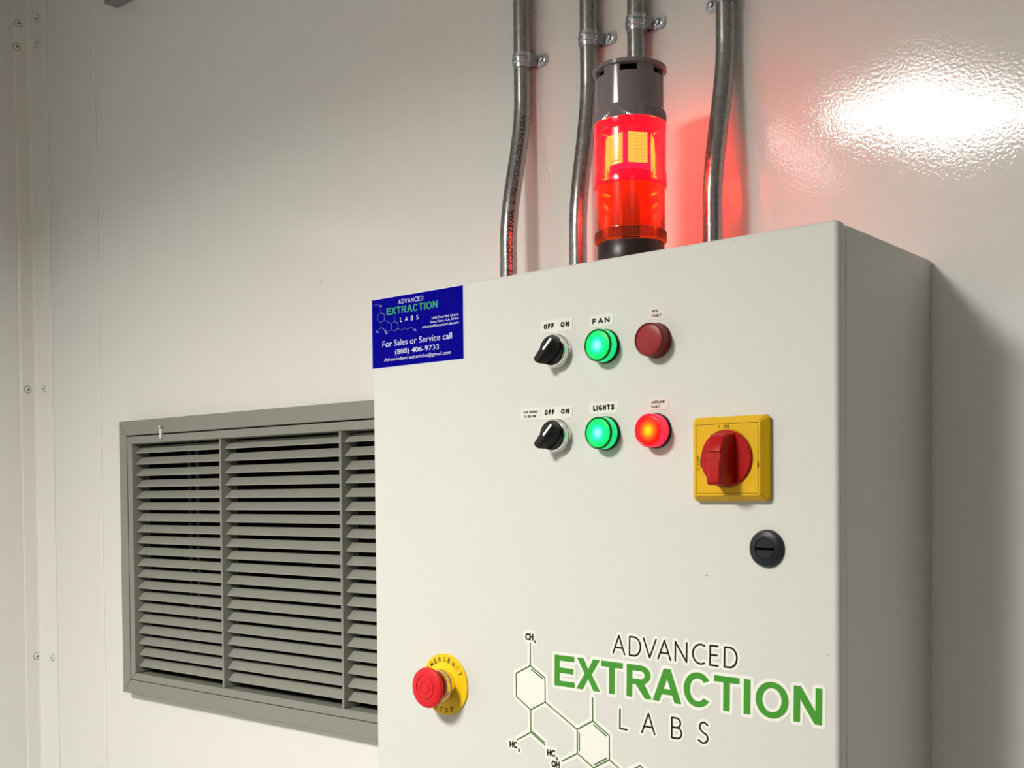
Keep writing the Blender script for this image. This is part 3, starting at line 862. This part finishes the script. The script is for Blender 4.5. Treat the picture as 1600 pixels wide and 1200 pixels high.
# --- large die-cut decal, put on very slightly out of level
piv, ang = (-0.0254, 1.4176), -0.0175
def tilt(X, Z):
    dx, dz = X - piv[0], Z - piv[1]
    return (piv[0] + dx * math.cos(ang) - dz * math.sin(ang), piv[1] + dx * math.sin(ang) + dz * math.cos(ang))
def same(X, Z):
    return (X, Z)
TB, TA = 0.0056, 0.0047          # stem and arm thickness of the bold letters
def bold(ch, w, h):
    """contours (outer first, then holes) of a bold sans-serif capital in a w by h box"""
    t, ta = TB, TA
    arc = lambda cx, cy, rx, ry, a0, a1, n: [(cx + rx * math.cos(math.radians(a0 + (a1 - a0) * i / n)), cy + ry * math.sin(math.radians(a0 + (a1 - a0) * i / n))) for i in range(n + 1)]
    if ch == 'E':
        m = 0.515 * h
        return [[(0, 0), (w, 0), (w, ta), (t, ta), (t, m - ta / 2), (0.94 * w, m - ta / 2), (0.94 * w, m + ta / 2), (t, m + ta / 2), (t, h - ta), (0.98 * w, h - ta), (0.98 * w, h), (0, h)]]
    if ch == 'X':
        return [[(0, 0), (1.25 * t, 0), (w / 2, 0.36 * h), (w - 1.25 * t, 0), (w, 0), (w / 2 + 0.66 * t, 0.51 * h), (0.98 * w, h), (0.98 * w - 1.25 * t, h), (w / 2, 0.66 * h), (0.02 * w + 1.25 * t, h), (0.02 * w, h), (w / 2 - 0.66 * t, 0.51 * h)]]
    if ch == 'T':
        return [[(w / 2 - t / 2, 0), (w / 2 + t / 2, 0), (w / 2 + t / 2, h - ta), (w, h - ta), (w, h), (0, h), (0, h - ta), (w / 2 - t / 2, h - ta)]]
    if ch == 'I':
        return [[(0, 0), (w, 0), (w, h), (0, h)]]
    if ch == 'N':
        return [[(0, 0), (0.92 * t, 0), (0.92 * t, 0.64 * h), (w - t, 0), (w, 0), (w, h), (w - 0.92 * t, h), (w - 0.92 * t, 0.36 * h), (t, h), (0, h)]]
    if ch == 'A':
        xl = lambda y: (0.5 * w - 0.58 * t) * y
        k = 1.12 * t
        ap = (0.5 * w - k) / (0.5 * w - 0.58 * t)
        return [[(0, 0), (k, 0), (xl(0.22) + k, 0.22 * h), (w - xl(0.22) - k, 0.22 * h), (w - k, 0), (w, 0), (0.5 * w + 0.58 * t, h), (0.5 * w - 0.58 * t, h)],
                [(xl(0.39) + k, 0.39 * h), (0.5 * w, ap * h), (w - xl(0.39) - k, 0.39 * h)]]
    if ch == 'O':
        return [arc(w / 2, h / 2, w / 2, 0.515 * h, 0, 360, 40)[:-1], arc(w / 2, h / 2, w / 2 - t, 0.515 * h - ta, 360, 0, 40)[:-1]]
    if ch == 'C':
        o = arc(w * 0.52, h / 2, w * 0.52, 0.515 * h, 36, 324, 34)
        i = arc(w * 0.52, h / 2, w * 0.52 - t, 0.515 * h - ta, 318, 42, 34)
        return [o + i]
    if ch == 'R':
        o = [(0, 0), (t, 0), (t, 0.41 * h), (0.36 * w, 0.41 * h), (w - 1.22 * t, 0), (w, 0), (0.70 * w, 0.445 * h)]
        o += arc(0.56 * w, 0.715 * h, 0.38 * w, 0.285 * h, -55, 90, 14) + [(0, h)]
        return [o, [(t, 0.575 * h), (t, h - ta)] + arc(0.54 * w, 0.70 * h, 0.38 * w - 0.92 * t, 0.125 * h, 90, -90, 10)]

def fill_contours(conts, h):
    """flat filled shape with holes as a mesh"""
    cu = bpy.data.curves.new('letter', 'CURVE')
    cu.dimensions = '2D'
    cu.fill_mode = 'BOTH'
    for c in conts:
        sp = cu.splines.new('POLY')
        sp.points.add(len(c) - 1)
        for p, q in zip(sp.points, c):
            p.co = (q[0], q[1], 0, 1)
        sp.use_cyclic_u = True
    o = bpy.data.objects.new('letter', cu)
    C.objects.link(o)
    dg = bpy.context.evaluated_depsgraph_get()
    dg.update()
    me = bpy.data.meshes.new_from_object(o.evaluated_get(dg))
    bm = bmesh.new()
    vs = [bm.verts.new((v.co.x, -h, v.co.y)) for v in me.vertices]
    for p in me.polygons:
        bm.faces.new([vs[i] for i in p.vertices])
    bpy.data.objects.remove(o); bpy.data.curves.remove(cu); bpy.data.meshes.remove(me)
    return flip_to_front(bm)

def union_sheet(segs, polys, h, step=0.0005):
    """one flat sheet covering every line (with its half width) and every convex polygon"""
    import numpy as np
    pad = 0.006
    X0 = min(min(a[0], b[0]) for a, b, r in segs) - pad
    X1 = max(max(a[0], b[0]) for a, b, r in segs) + pad
    Y0 = min(min(a[1], b[1]) for a, b, r in segs) - pad
    Y1 = max(max(a[1], b[1]) for a, b, r in segs) + pad
    nx, ny = int((X1 - X0) / step) + 1, int((Y1 - Y0) / step) + 1
    F = np.full((nx, ny), 1.0)
    gx, gy = X0 + step * np.arange(nx), Y0 + step * np.arange(ny)
    for a, b, r in segs:
        i0, i1 = int((min(a[0], b[0]) - r - X0) / step) - 1, int((max(a[0], b[0]) + r - X0) / step) + 3
        j0, j1 = int((min(a[1], b[1]) - r - Y0) / step) - 1, int((max(a[1], b[1]) + r - Y0) / step) + 3
        x, y = gx[i0:i1, None], gy[None, j0:j1]
        dx, dy = b[0] - a[0], b[1] - a[1]
        L2 = dx * dx + dy * dy + 1e-18
        t = np.clip(((x - a[0]) * dx + (y - a[1]) * dy) / L2, 0, 1)
        d = np.hypot(x - a[0] - t * dx, y - a[1] - t * dy) - r
        F[i0:i1, j0:j1] = np.minimum(F[i0:i1, j0:j1], d)
    for p in polys:
        n = len(p)
        cx, cy = sum(q[0] for q in p) / n, sum(q[1] for q in p) / n
        d = np.full((nx, ny), -1.0)
        for i in range(n):
            a, b = p[i], p[(i + 1) % n]
            L = math.hypot(b[0] - a[0], b[1] - a[1])
            ux, uy = (b[1] - a[1]) / L, -(b[0] - a[0]) / L
            if (cx - a[0]) * ux + (cy - a[1]) * uy > 0:
                ux, uy = -ux, -uy
            d = np.maximum(d, (gx[:, None] - a[0]) * ux + (gy[None, :] - a[1]) * uy)
        F = np.minimum(F, d)
    bm = bmesh.new()
    cache = {}
    def vert(key, x, y):
        if key not in cache:
            cache[key] = bm.verts.new((x, -h, y))
        return cache[key]
    ins = F < 0
    any4 = ins[:-1, :-1] | ins[1:, :-1] | ins[1:, 1:] | ins[:-1, 1:]
    for i, j in zip(*np.nonzero(any4)):
        i, j = int(i), int(j)
        cs = ((i, j), (i + 1, j), (i + 1, j + 1), (i, j + 1))
        out = []
        for k in range(4):
            p, q = cs[k], cs[(k + 1) % 4]
            fp, fq = F[p], F[q]
            if fp < 0:
                out.append(vert(p, float(gx[p[0]]), float(gy[p[1]])))
            if (fp < 0) != (fq < 0):
                t = float(fp / (fp - fq))
                kk = (min(p, q), max(p, q))
                out.append(vert(kk, float(gx[p[0]] + t * (gx[q[0]] - gx[p[0]])), float(gy[p[1]] + t * (gy[q[1]] - gy[p[1]]))))
        if len(out) >= 3:
            try:
                bm.faces.new(out)
            except ValueError:
                pass
    return flip_to_front(bm)

EXT = [('E', -0.0249, -0.0034), ('X', -0.0016, 0.0232), ('T', 0.0241, 0.0458), ('R', 0.0496, 0.0742), ('A', 0.0749, 0.1016), ('C', 0.1036, 0.1279), ('T', 0.1306, 0.1525), ('I', 0.1562, 0.1618), ('O', 0.1661, 0.1930), ('N', 0.1970, 0.2192)]
ADV = [('A', 0.0352, 0.0481), ('D', 0.0515, 0.0635), ('V', 0.0650, 0.0783), ('A', 0.0789, 0.0920), ('N', 0.0949, 0.1067), ('C', 0.1108, 0.1226), ('E', 0.1262, 0.1345), ('D', 0.1388, 0.1508)]
LAB = [('L', 0.0426, 0.0511), ('A', 0.0642, 0.0778), ('B', 0.0923, 0.1027), ('S', 0.1168, 0.1266)]
EZ0, EZ1 = 1.4174, 1.4440
AZ0, AZ1 = 1.4506, 1.4672
LZ0, LZ1 = 1.3890, 1.4066
STW = 0.00145
segs, black, green = [], [], []
for ch, x0, x1 in EXT:
    cs = [[tilt(x0 + px, EZ0 + pz) for px, pz in c] for c in bold(ch, x1 - x0, EZ1 - EZ0)]
    green.append(cs)
    for c in cs:
        segs += [(c[i], c[(i + 1) % len(c)], 0.0026) for i in range(len(c))]
for word, z0, z1 in ((ADV, AZ0, AZ1), (LAB, LZ0, LZ1)):
    for ch, x0, x1 in word:
        hw_ = STW / 2
        ls = [[tilt(x0 + hw_ + px * (x1 - x0 - STW), z0 + hw_ + pz * (z1 - z0 - STW)) for px, pz in c] for c in thin(ch)]
        black.append(ls)
        for c in ls:
            segs += [(c[i], c[i + 1], 0.0029) for i in range(len(c) - 1)]
segs += [(a, b, 0.0034) for a, b in BONDS + DOUBLES]
for body, x0, x1, z0, z1 in ATOMS:
    segs += [(a, b, 0.0023) for a, b in outline(body, x0, x1, z0, z1, 0.02)]
HB, HI = 0.00018, 0.00036
decal = obj('logo_decal', union_sheet(segs, [H1, H2], HB), M_VINYL, cab, (0, D, 0))
decal['label'] = 'large die-cut logo decal with green lettering and a molecule drawing'
for cs in green:
    obj('letter', fill_contours(cs, HI), M_GREENINK, decal, (0, D, 0))
for ls in black:
    bm = bmesh.new()
    for c in ls:
        for i in range(len(c) - 1):
            stroke(bm, c[i], c[i + 1], STW, HI + 0.000004 * i, 4)
    obj('letter', flip_to_front(bm), M_INK, decal, (0, D, 0))
bm = bmesh.new()
for i, (a, b) in enumerate(BONDS + DOUBLES):
    stroke(bm, a, b, 0.00115, HI + 0.000003 * i, 3)
obj('molecule_drawing', flip_to_front(bm), M_LINEINK, decal, (0, D, 0))
for body, x0, x1, z0, z1 in ATOMS:
    bm = bmesh.new()
    text_fit(bm, body, x0, x1, z0, z1, HI + 0.0002, 0.045)
    obj('lettering', flip_to_front(bm), M_INK, decal, (0, D, 0))

# --- blue service sticker in the top corner of the door
bx0, bx1, bz0, bz1 = -0.2474, -0.1267, 1.7061, 1.7728
stk = obj('service_sticker', prism([(bx0 - 0.0006, bz0 - 0.0009), (bx1 + 0.0010, bz0 - 0.0009), (bx1 + 0.0010, bz1 + 0.0010), (bx0 - 0.0006, bz1 + 0.0010)], 0, 0.0001), M_STWHITE, cab, (0, D - 0.0001, 0))
stk['label'] = 'dark blue service sticker with white lettering in the door corner'
obj('blue_field', prism([(bx0, bz0), (bx1, bz0), (bx1, bz1), (bx0, bz1)], 0.0001, 0.00018), M_BLUE, stk, (0, D - 0.0001, 0))
SH = 0.0004
def st(words, mat):
    for body, x0, x1, z0, z1, off in words:
        bm = bmesh.new()
        text_fit(bm, body, x0, x1, z0, z1, SH, off)
        obj('lettering', flip_to_front(bm), mat, stk, (0, D, 0))
bm = bmesh.new()
skeleton_word(bm, 'ADVANCED', -0.2104, -0.1768, 1.7650, 1.7693, 0.00055, SH)
obj('lettering', flip_to_front(bm), M_STWHITE, stk, (0, D, 0))
for ch, x0, x1 in EXT:
    kx = (0.2269 - 0.1585) / (0.2192 + 0.0249)
    w_, h_ = x1 - x0, EZ1 - EZ0
    cs = [[(-0.2269 + (x0 + px + 0.0249) * kx, 1.7561 + pz * 0.252) for px, pz in c] for c in bold(ch, w_, h_)]
    obj('letter', fill_contours(cs, SH), M_STGREEN, stk, (0, D, 0))
for ch, x0, x1 in (('L', -0.2081, -0.2058), ('A', -0.2016, -0.1978), ('B', -0.1937, -0.1905), ('S', -0.1866, -0.1835)):
    bm = bmesh.new()
    skeleton_word(bm, ch, x0, x1, 1.7478, 1.7521, 0.0006, SH)
    obj('letter', flip_to_front(bm), M_STWHITE, stk, (0, D, 0))
st([('1695 Piner Rd, Unit A', -0.1661, -0.1322, 1.7456, 1.7482, 0.004), ('Santa Rosa, CA 95403', -0.1686, -0.1322, 1.7422, 1.7447, 0.004), ('AdvancedExtractionLabs.com', -0.1790, -0.1322, 1.7387, 1.7411, 0.004)], M_STWHITE)
st([('For Sales or Service call', -0.2329, -0.1408, 1.7257, 1.7316, 0.0)], M_STWHITE)
st([('(888) 406-9733', -0.2157, -0.1576, 1.7160, 1.7223, 0.0), ('Advancedextractionlabs@gmail.com', -0.2309, -0.1423, 1.7108, 1.7152, 0.0)], M_STWHITE)
def sm(p):               # large decal units -> sticker units
    k = (0.2269 - 0.1585) / 0.2440
    return (-0.2269 + (p[0] + 0.0254) * k - 0.0003, 1.7561 + (p[1] - 1.4172) * 0.252)
bm = bmesh.new()
for i, (a, b) in enumerate(BONDS + DOUBLES):
    stroke(bm, sm(a), sm(b), 0.00045, SH + 0.000003 * i)
stroke(bm, (-0.2455, 1.7678), (-0.2375, 1.7676), 0.0003, SH)
obj('molecule_drawing', flip_to_front(bm), M_STLINE, stk, (0, D, 0))
for body, x0, x1, z0, z1 in ATOMS:
    bm = bmesh.new()
    a, b = sm((x0, z0)), sm((x1, z1))
    text_fit(bm, body, a[0], b[0], a[1], b[1], SH + 0.0002, 0.01)
    obj('lettering', flip_to_front(bm), M_STWHITE, stk, (0, D, 0))

# ================================================================== conduits
CR = 0.0091
YW = -0.0114
def conduit(x, yb, strap_side, label, ztop=CEIL - 0.001, zlow=1.7756, text=None):
    root = empty('conduit', (x, YW, zlow), label, 'conduit', None)
    path = []
    n = 60
    for i in range(n + 1):
        z = zlow + (ztop - zlow) * (i / n) if i in (0, n) else None
    zs = [zlow + 0.004 * i for i in range(int((2.05 - zlow) / 0.004))] + [2.06, 2.2, 2.4, ztop]
    for z in zs:
        t = min(1, max(0, (z - 1.845) / (2.005 - 1.845)))
        s = t * t * (3 - 2 * t)
        path.append((x, yb + (YW - yb) * s, z))
    loc = (x, YW, zlow)
    obj('tube', sweep([(p[0] - loc[0], p[1] - loc[1], p[2] - loc[2]) for p in path], CR, 24), M_EMT, root, loc, True)
    # one-hole strap
    zc = 2.0445
    bm = bmesh.new()
    bm_lathe(bm, [(CR + 0.0001, -0.0078), (CR + 0.0012, -0.0076), (CR + 0.0014, -0.0038), (CR + 0.0007, -0.0032), (CR + 0.0020, -0.0022), (CR + 0.0020, 0.0022), (CR + 0.0007, 0.0032), (CR + 0.0014, 0.0038), (CR + 0.0012, 0.0076), (CR + 0.0001, 0.0078)], 'Z', 32)
    for v in bm.verts:                       # flatten against the wall at the back
        v.co.y = min(v.co.y, -YW - 0.0006)
    s = strap_side
    pts = [(0.0075, -0.0062), (0.0235, -0.0062), (0.0266, -0.0032), (0.0266, 0.0032), (0.0235, 0.0062), (0.0075, 0.0062)]
    pts = [(px * s, pz) for px, pz in pts]
    tb = prism(pts, 0.0, 0.0016)
    me = bpy.data.meshes.new('tmp'); tb.to_mesh(me); tb.free()
    k0 = len(bm.verts)
    bm.from_mesh(me); bpy.data.meshes.remove(me)
    bm.verts.ensure_lookup_table()
    for v in list(bm.verts)[k0:]:
        v.co.y += -YW - 0.0008
    # sloped web from band to tab
    w = [bm.verts.new((px * s, py, pz)) for px, py, pz in ((0.0090, -0.0030, -0.0060), (0.0150, 0.0086, -0.0060), (0.0150, 0.0086, 0.0060), (0.0090, -0.0030, 0.0060), (0.0080, -0.0010, -0.0060), (0.0130, 0.0098, -0.0060), (0.0130, 0.0098, 0.0060), (0.0080, -0.0010, 0.0060))]
    for f in ((0, 1, 2, 3), (4, 7, 6, 5), (0, 4, 5, 1), (3, 2, 6, 7), (1, 5, 6, 2), (0, 3, 7, 4)):
        bm.faces.new([w[i] for i in f])
    st_ = obj('strap', bm, M_ZINC, root, (x, YW, zc), True)
    obj('strap_screw', lathe([(0.0046, 0.0), (0.0046, 0.0008), (0.0030, 0.0012), (0.0028, 0.0034), (0.0018, 0.0040), (0, 0.0040)], 'Y', 12), M_SCREW, st_, (x + s * 0.0198, -0.0018, zc), True)
    if text:
        vs, fs = glyphs(text, 0.0)
        ax, bx = min(v[0] for v in vs), max(v[0] for v in vs)
        az, bz = min(v[1] for v in vs), max(v[1] for v in vs)
        bm = bmesh.new()
        nv = []
        a_mid = math.radians(-40)
        for u, v in vs:
            z = 1.796 + (u - ax) / (bx - ax) * (1.985 - 1.796)
            t = min(1, max(0, (z - 1.845) / (2.005 - 1.845)))
            q = t * t * (3 - 2 * t)
            yc = yb + (YW - yb) * q
            al = a_mid - ((v - az) / (bz - az) - 0.5) * 0.0052 / CR
            R_ = CR + 0.00025
            nv.append(bm.verts.new((x + R_ * math.cos(al) - loc[0], yc + R_ * math.sin(al) - loc[1], z - loc[2])))
        for f in fs:
            try:
                bm.faces.new([nv[i] for i in f])
            except ValueError:
                pass
        obj('lettering', bm, M_INK, root, loc)
    return root
conduit(-0.2021, -0.0370, 1, 'leftmost galvanised conduit, printed, bending out to the cabinet top', text='TEMT YDDC-12300A  2190 EMT MADE IN USA')
conduit(-0.1142, -0.0325, 1, 'galvanised conduit just left of the red signal tower')
conduit(-0.0560, -0.0340, 1, 'galvanised conduit running down behind the red signal tower')
conduit(0.0429, -0.0372, -1, 'rightmost galvanised conduit with its strap tab on the left, right of the red tower')

# steel strut at the very top of the wall
root = empty('strut_channel', (-0.70, 0, 2.331), 'dark steel strut channel end high on the wall at the top left', 'strut channel')
bm = bmesh.new()
bm_box(bm, -1.010, -0.40, -0.0215, -0.0006, 2.331, 2.3335)
bm_box(bm, -1.010, -0.40, -0.0215, -0.0190, 2.3337, 2.372)
bm_box(bm, -1.010, -0.40, -0.0032, -0.0006, 2.3337, 2.372)
obj('channel', bm, M_STRUT, root, (0, 0, 0))
obj('hanger_bolt', lathe([(0.004, 0.0), (0.004, 0.03), (0, 0.03)], 'Z', 12), M_STRUT, root, (-0.995, -0.011, 2.334), True)

# ================================================================== red and amber signal tower
tx, ty = -0.0050, -0.100
tower = empty('signal_tower', (tx, ty, 1.7755), 'lit red and amber signal tower standing on top of the cabinet', 'signal light')
P = (tx, ty, 0)
obj('base', lathe([(0.0, 1.7757), (0.0275, 1.7757), (0.0300, 1.779), (0.0303, 1.8060), (0.0300, 1.8064), (0.0, 1.8064)], 'Z', 64), M_TBASE, tower, P, True)
NT = 180
def ribbed(prof, h):
    return prof
# amber module, unlit itself: knurled foot ring and ribbed clear lens
prof = [(0.0316, 1.8072), (0.0324, 1.8076), (0.0324, 1.8160), (0.0314, 1.8168)]
am = obj('amber_module', lathe(prof, 'Z', NT, tooth=((1, 2), 0.0005)), lens_plastic('amber_ring', (0.85, 0.22, 0.02), (0.30, 0.05, 0.004), 0.4), tower, P, True)
am['label'] = 'amber lens section below the lit red one'
prof = [(0.0312, 1.8168)]
z = 1.8180
while z < 1.8570:
    prof += [(0.0310, z), (0.0312, z + 0.0007)]
    z += 0.0014
prof += [(0.0311, 1.8590)]
obj('amber_lens', lathe(prof, 'Z', 96), M_AMBLENS, am, P, True)
obj('inner_post', lathe([(0.0085, 1.8064), (0.0085, 1.8560), (0, 1.8560)], 'Z', 24), principled('post_dark', (0.05, 0.02, 0.015), 0.4), am, P, True)
# red module, lit
prof = [(0.0313, 1.8563), (0.0327, 1.8568), (0.0328, 1.8680), (0.0322, 1.8692), (0.0321, 1.8720)]
z = 1.8740
while z < 1.9040:
    prof += [(0.0319, z), (0.0321, z + 0.0007)]
    z += 0.0014
prof += [(0.0323, 1.9060), (0.0326, 1.9110), (0.0326, 1.9126), (0.0310, 1.9126)]
rm = obj('red_module', lathe(prof, 'Z', 96), M_REDLENS, tower, P, True)
rm['label'] = 'glowing red lens section of the tower'
for k in range(6):
    a = math.radians(60 * k - 37)
    n_ = Vector((math.cos(a), math.sin(a), 0))
    t_ = Vector((-math.sin(a), math.cos(a), 0))
    bm = bmesh.new()
    for iu in range(7):
        for iz_ in range(9):
            cz = 1.8760 + 0.0030 * iz_
            vs = [bm.verts.new(n_ * 0.0205 + t_ * ((iu - 3) * 0.0026 + s1 * 0.00122) + Vector((0, 0, cz + s2 * 0.00136))) for s1, s2 in ((-1, -1), (1, -1), (1, 1), (-1, 1))]
            bm.faces.new(vs)
    o = obj('led_board', bm, M_LED, rm, P)
    o['kind'] = 'stuff'
obj('led_ring', lathe([(0.0185, 1.8700), (0.0185, 1.9020)], 'Z', 32), M_RING, rm, P, True)
obj('lamp_post', lathe([(0, 1.8590), (0.0180, 1.8590), (0.0180, 1.9060), (0, 1.9060)], 'Z', 24), principled('lamp_post_red', (0.5, 0.05, 0.06), 0.3), rm, P, True)
# grey sounder on top
prof = [(0.0300, 1.9128), (0.0326, 1.9128), (0.0326, 1.9205), (0.0320, 1.9225), (0.0309, 1.9240), (0.0308, 1.9246), (0.0308, 1.9255), (0.0308, 1.9518), (0.0308, 1.9525), (0.0295, 1.9527), (0.0270, 1.9527)]
cap = obj('sounder', lathe(prof, 'Z', NT, tooth=((1, 2), 0.0005)), M_GREY, tower, P, True)
cap['label'] = 'dark grey sounder section with a slotted rim'
obj('sounder_core', lathe([(0.0265, 1.940), (0.0265, 1.960)], 'Z', 48), M_SLOT, cap, P, True)
bm = bmesh.new()
def arc_block(bm, a0, a1, ri, ro, z0, z1, n=10):
    pts = []
    for i in range(n + 1):
        a = math.radians(a0 + (a1 - a0) * i / n)
        pts.append((math.cos(a), math.sin(a)))
    R = [[bm.verts.new((c * r, s * r, zz)) for c, s in pts] for r, zz in ((ri, z0), (ro, z0), (ro, z1), (ri, z1))]
    for q in range(4):
        a, b = R[q], R[(q + 1) % 4]
        for i in range(n):
            bm.faces.new((a[i], a[i + 1], b[i + 1], b[i]))
    bm.faces.new([R[q][0] for q in range(4)])
    bm.faces.new([R[q][-1] for q in (3, 2, 1, 0)])
aim = -58          # direction of the slot that faces the camera
for k in range(6):
    c_ = aim + 60 * k + 30
    arc_block(bm, c_ - 15, c_ + 15, 0.0270, 0.0308, 1.9524, 1.9592)
bmesh.ops.recalc_face_normals(bm, faces=bm.faces)
obj('slot_wall', bm, M_GREY, cap, P, True)
obj('rim', lathe([(0.0, 1.9588), (0.0322, 1.9588), (0.0331, 1.9594), (0.0331, 1.9622), (0.0318, 1.9630), (0.0, 1.9634)], 'Z', 72), M_GREY, cap, P, True)
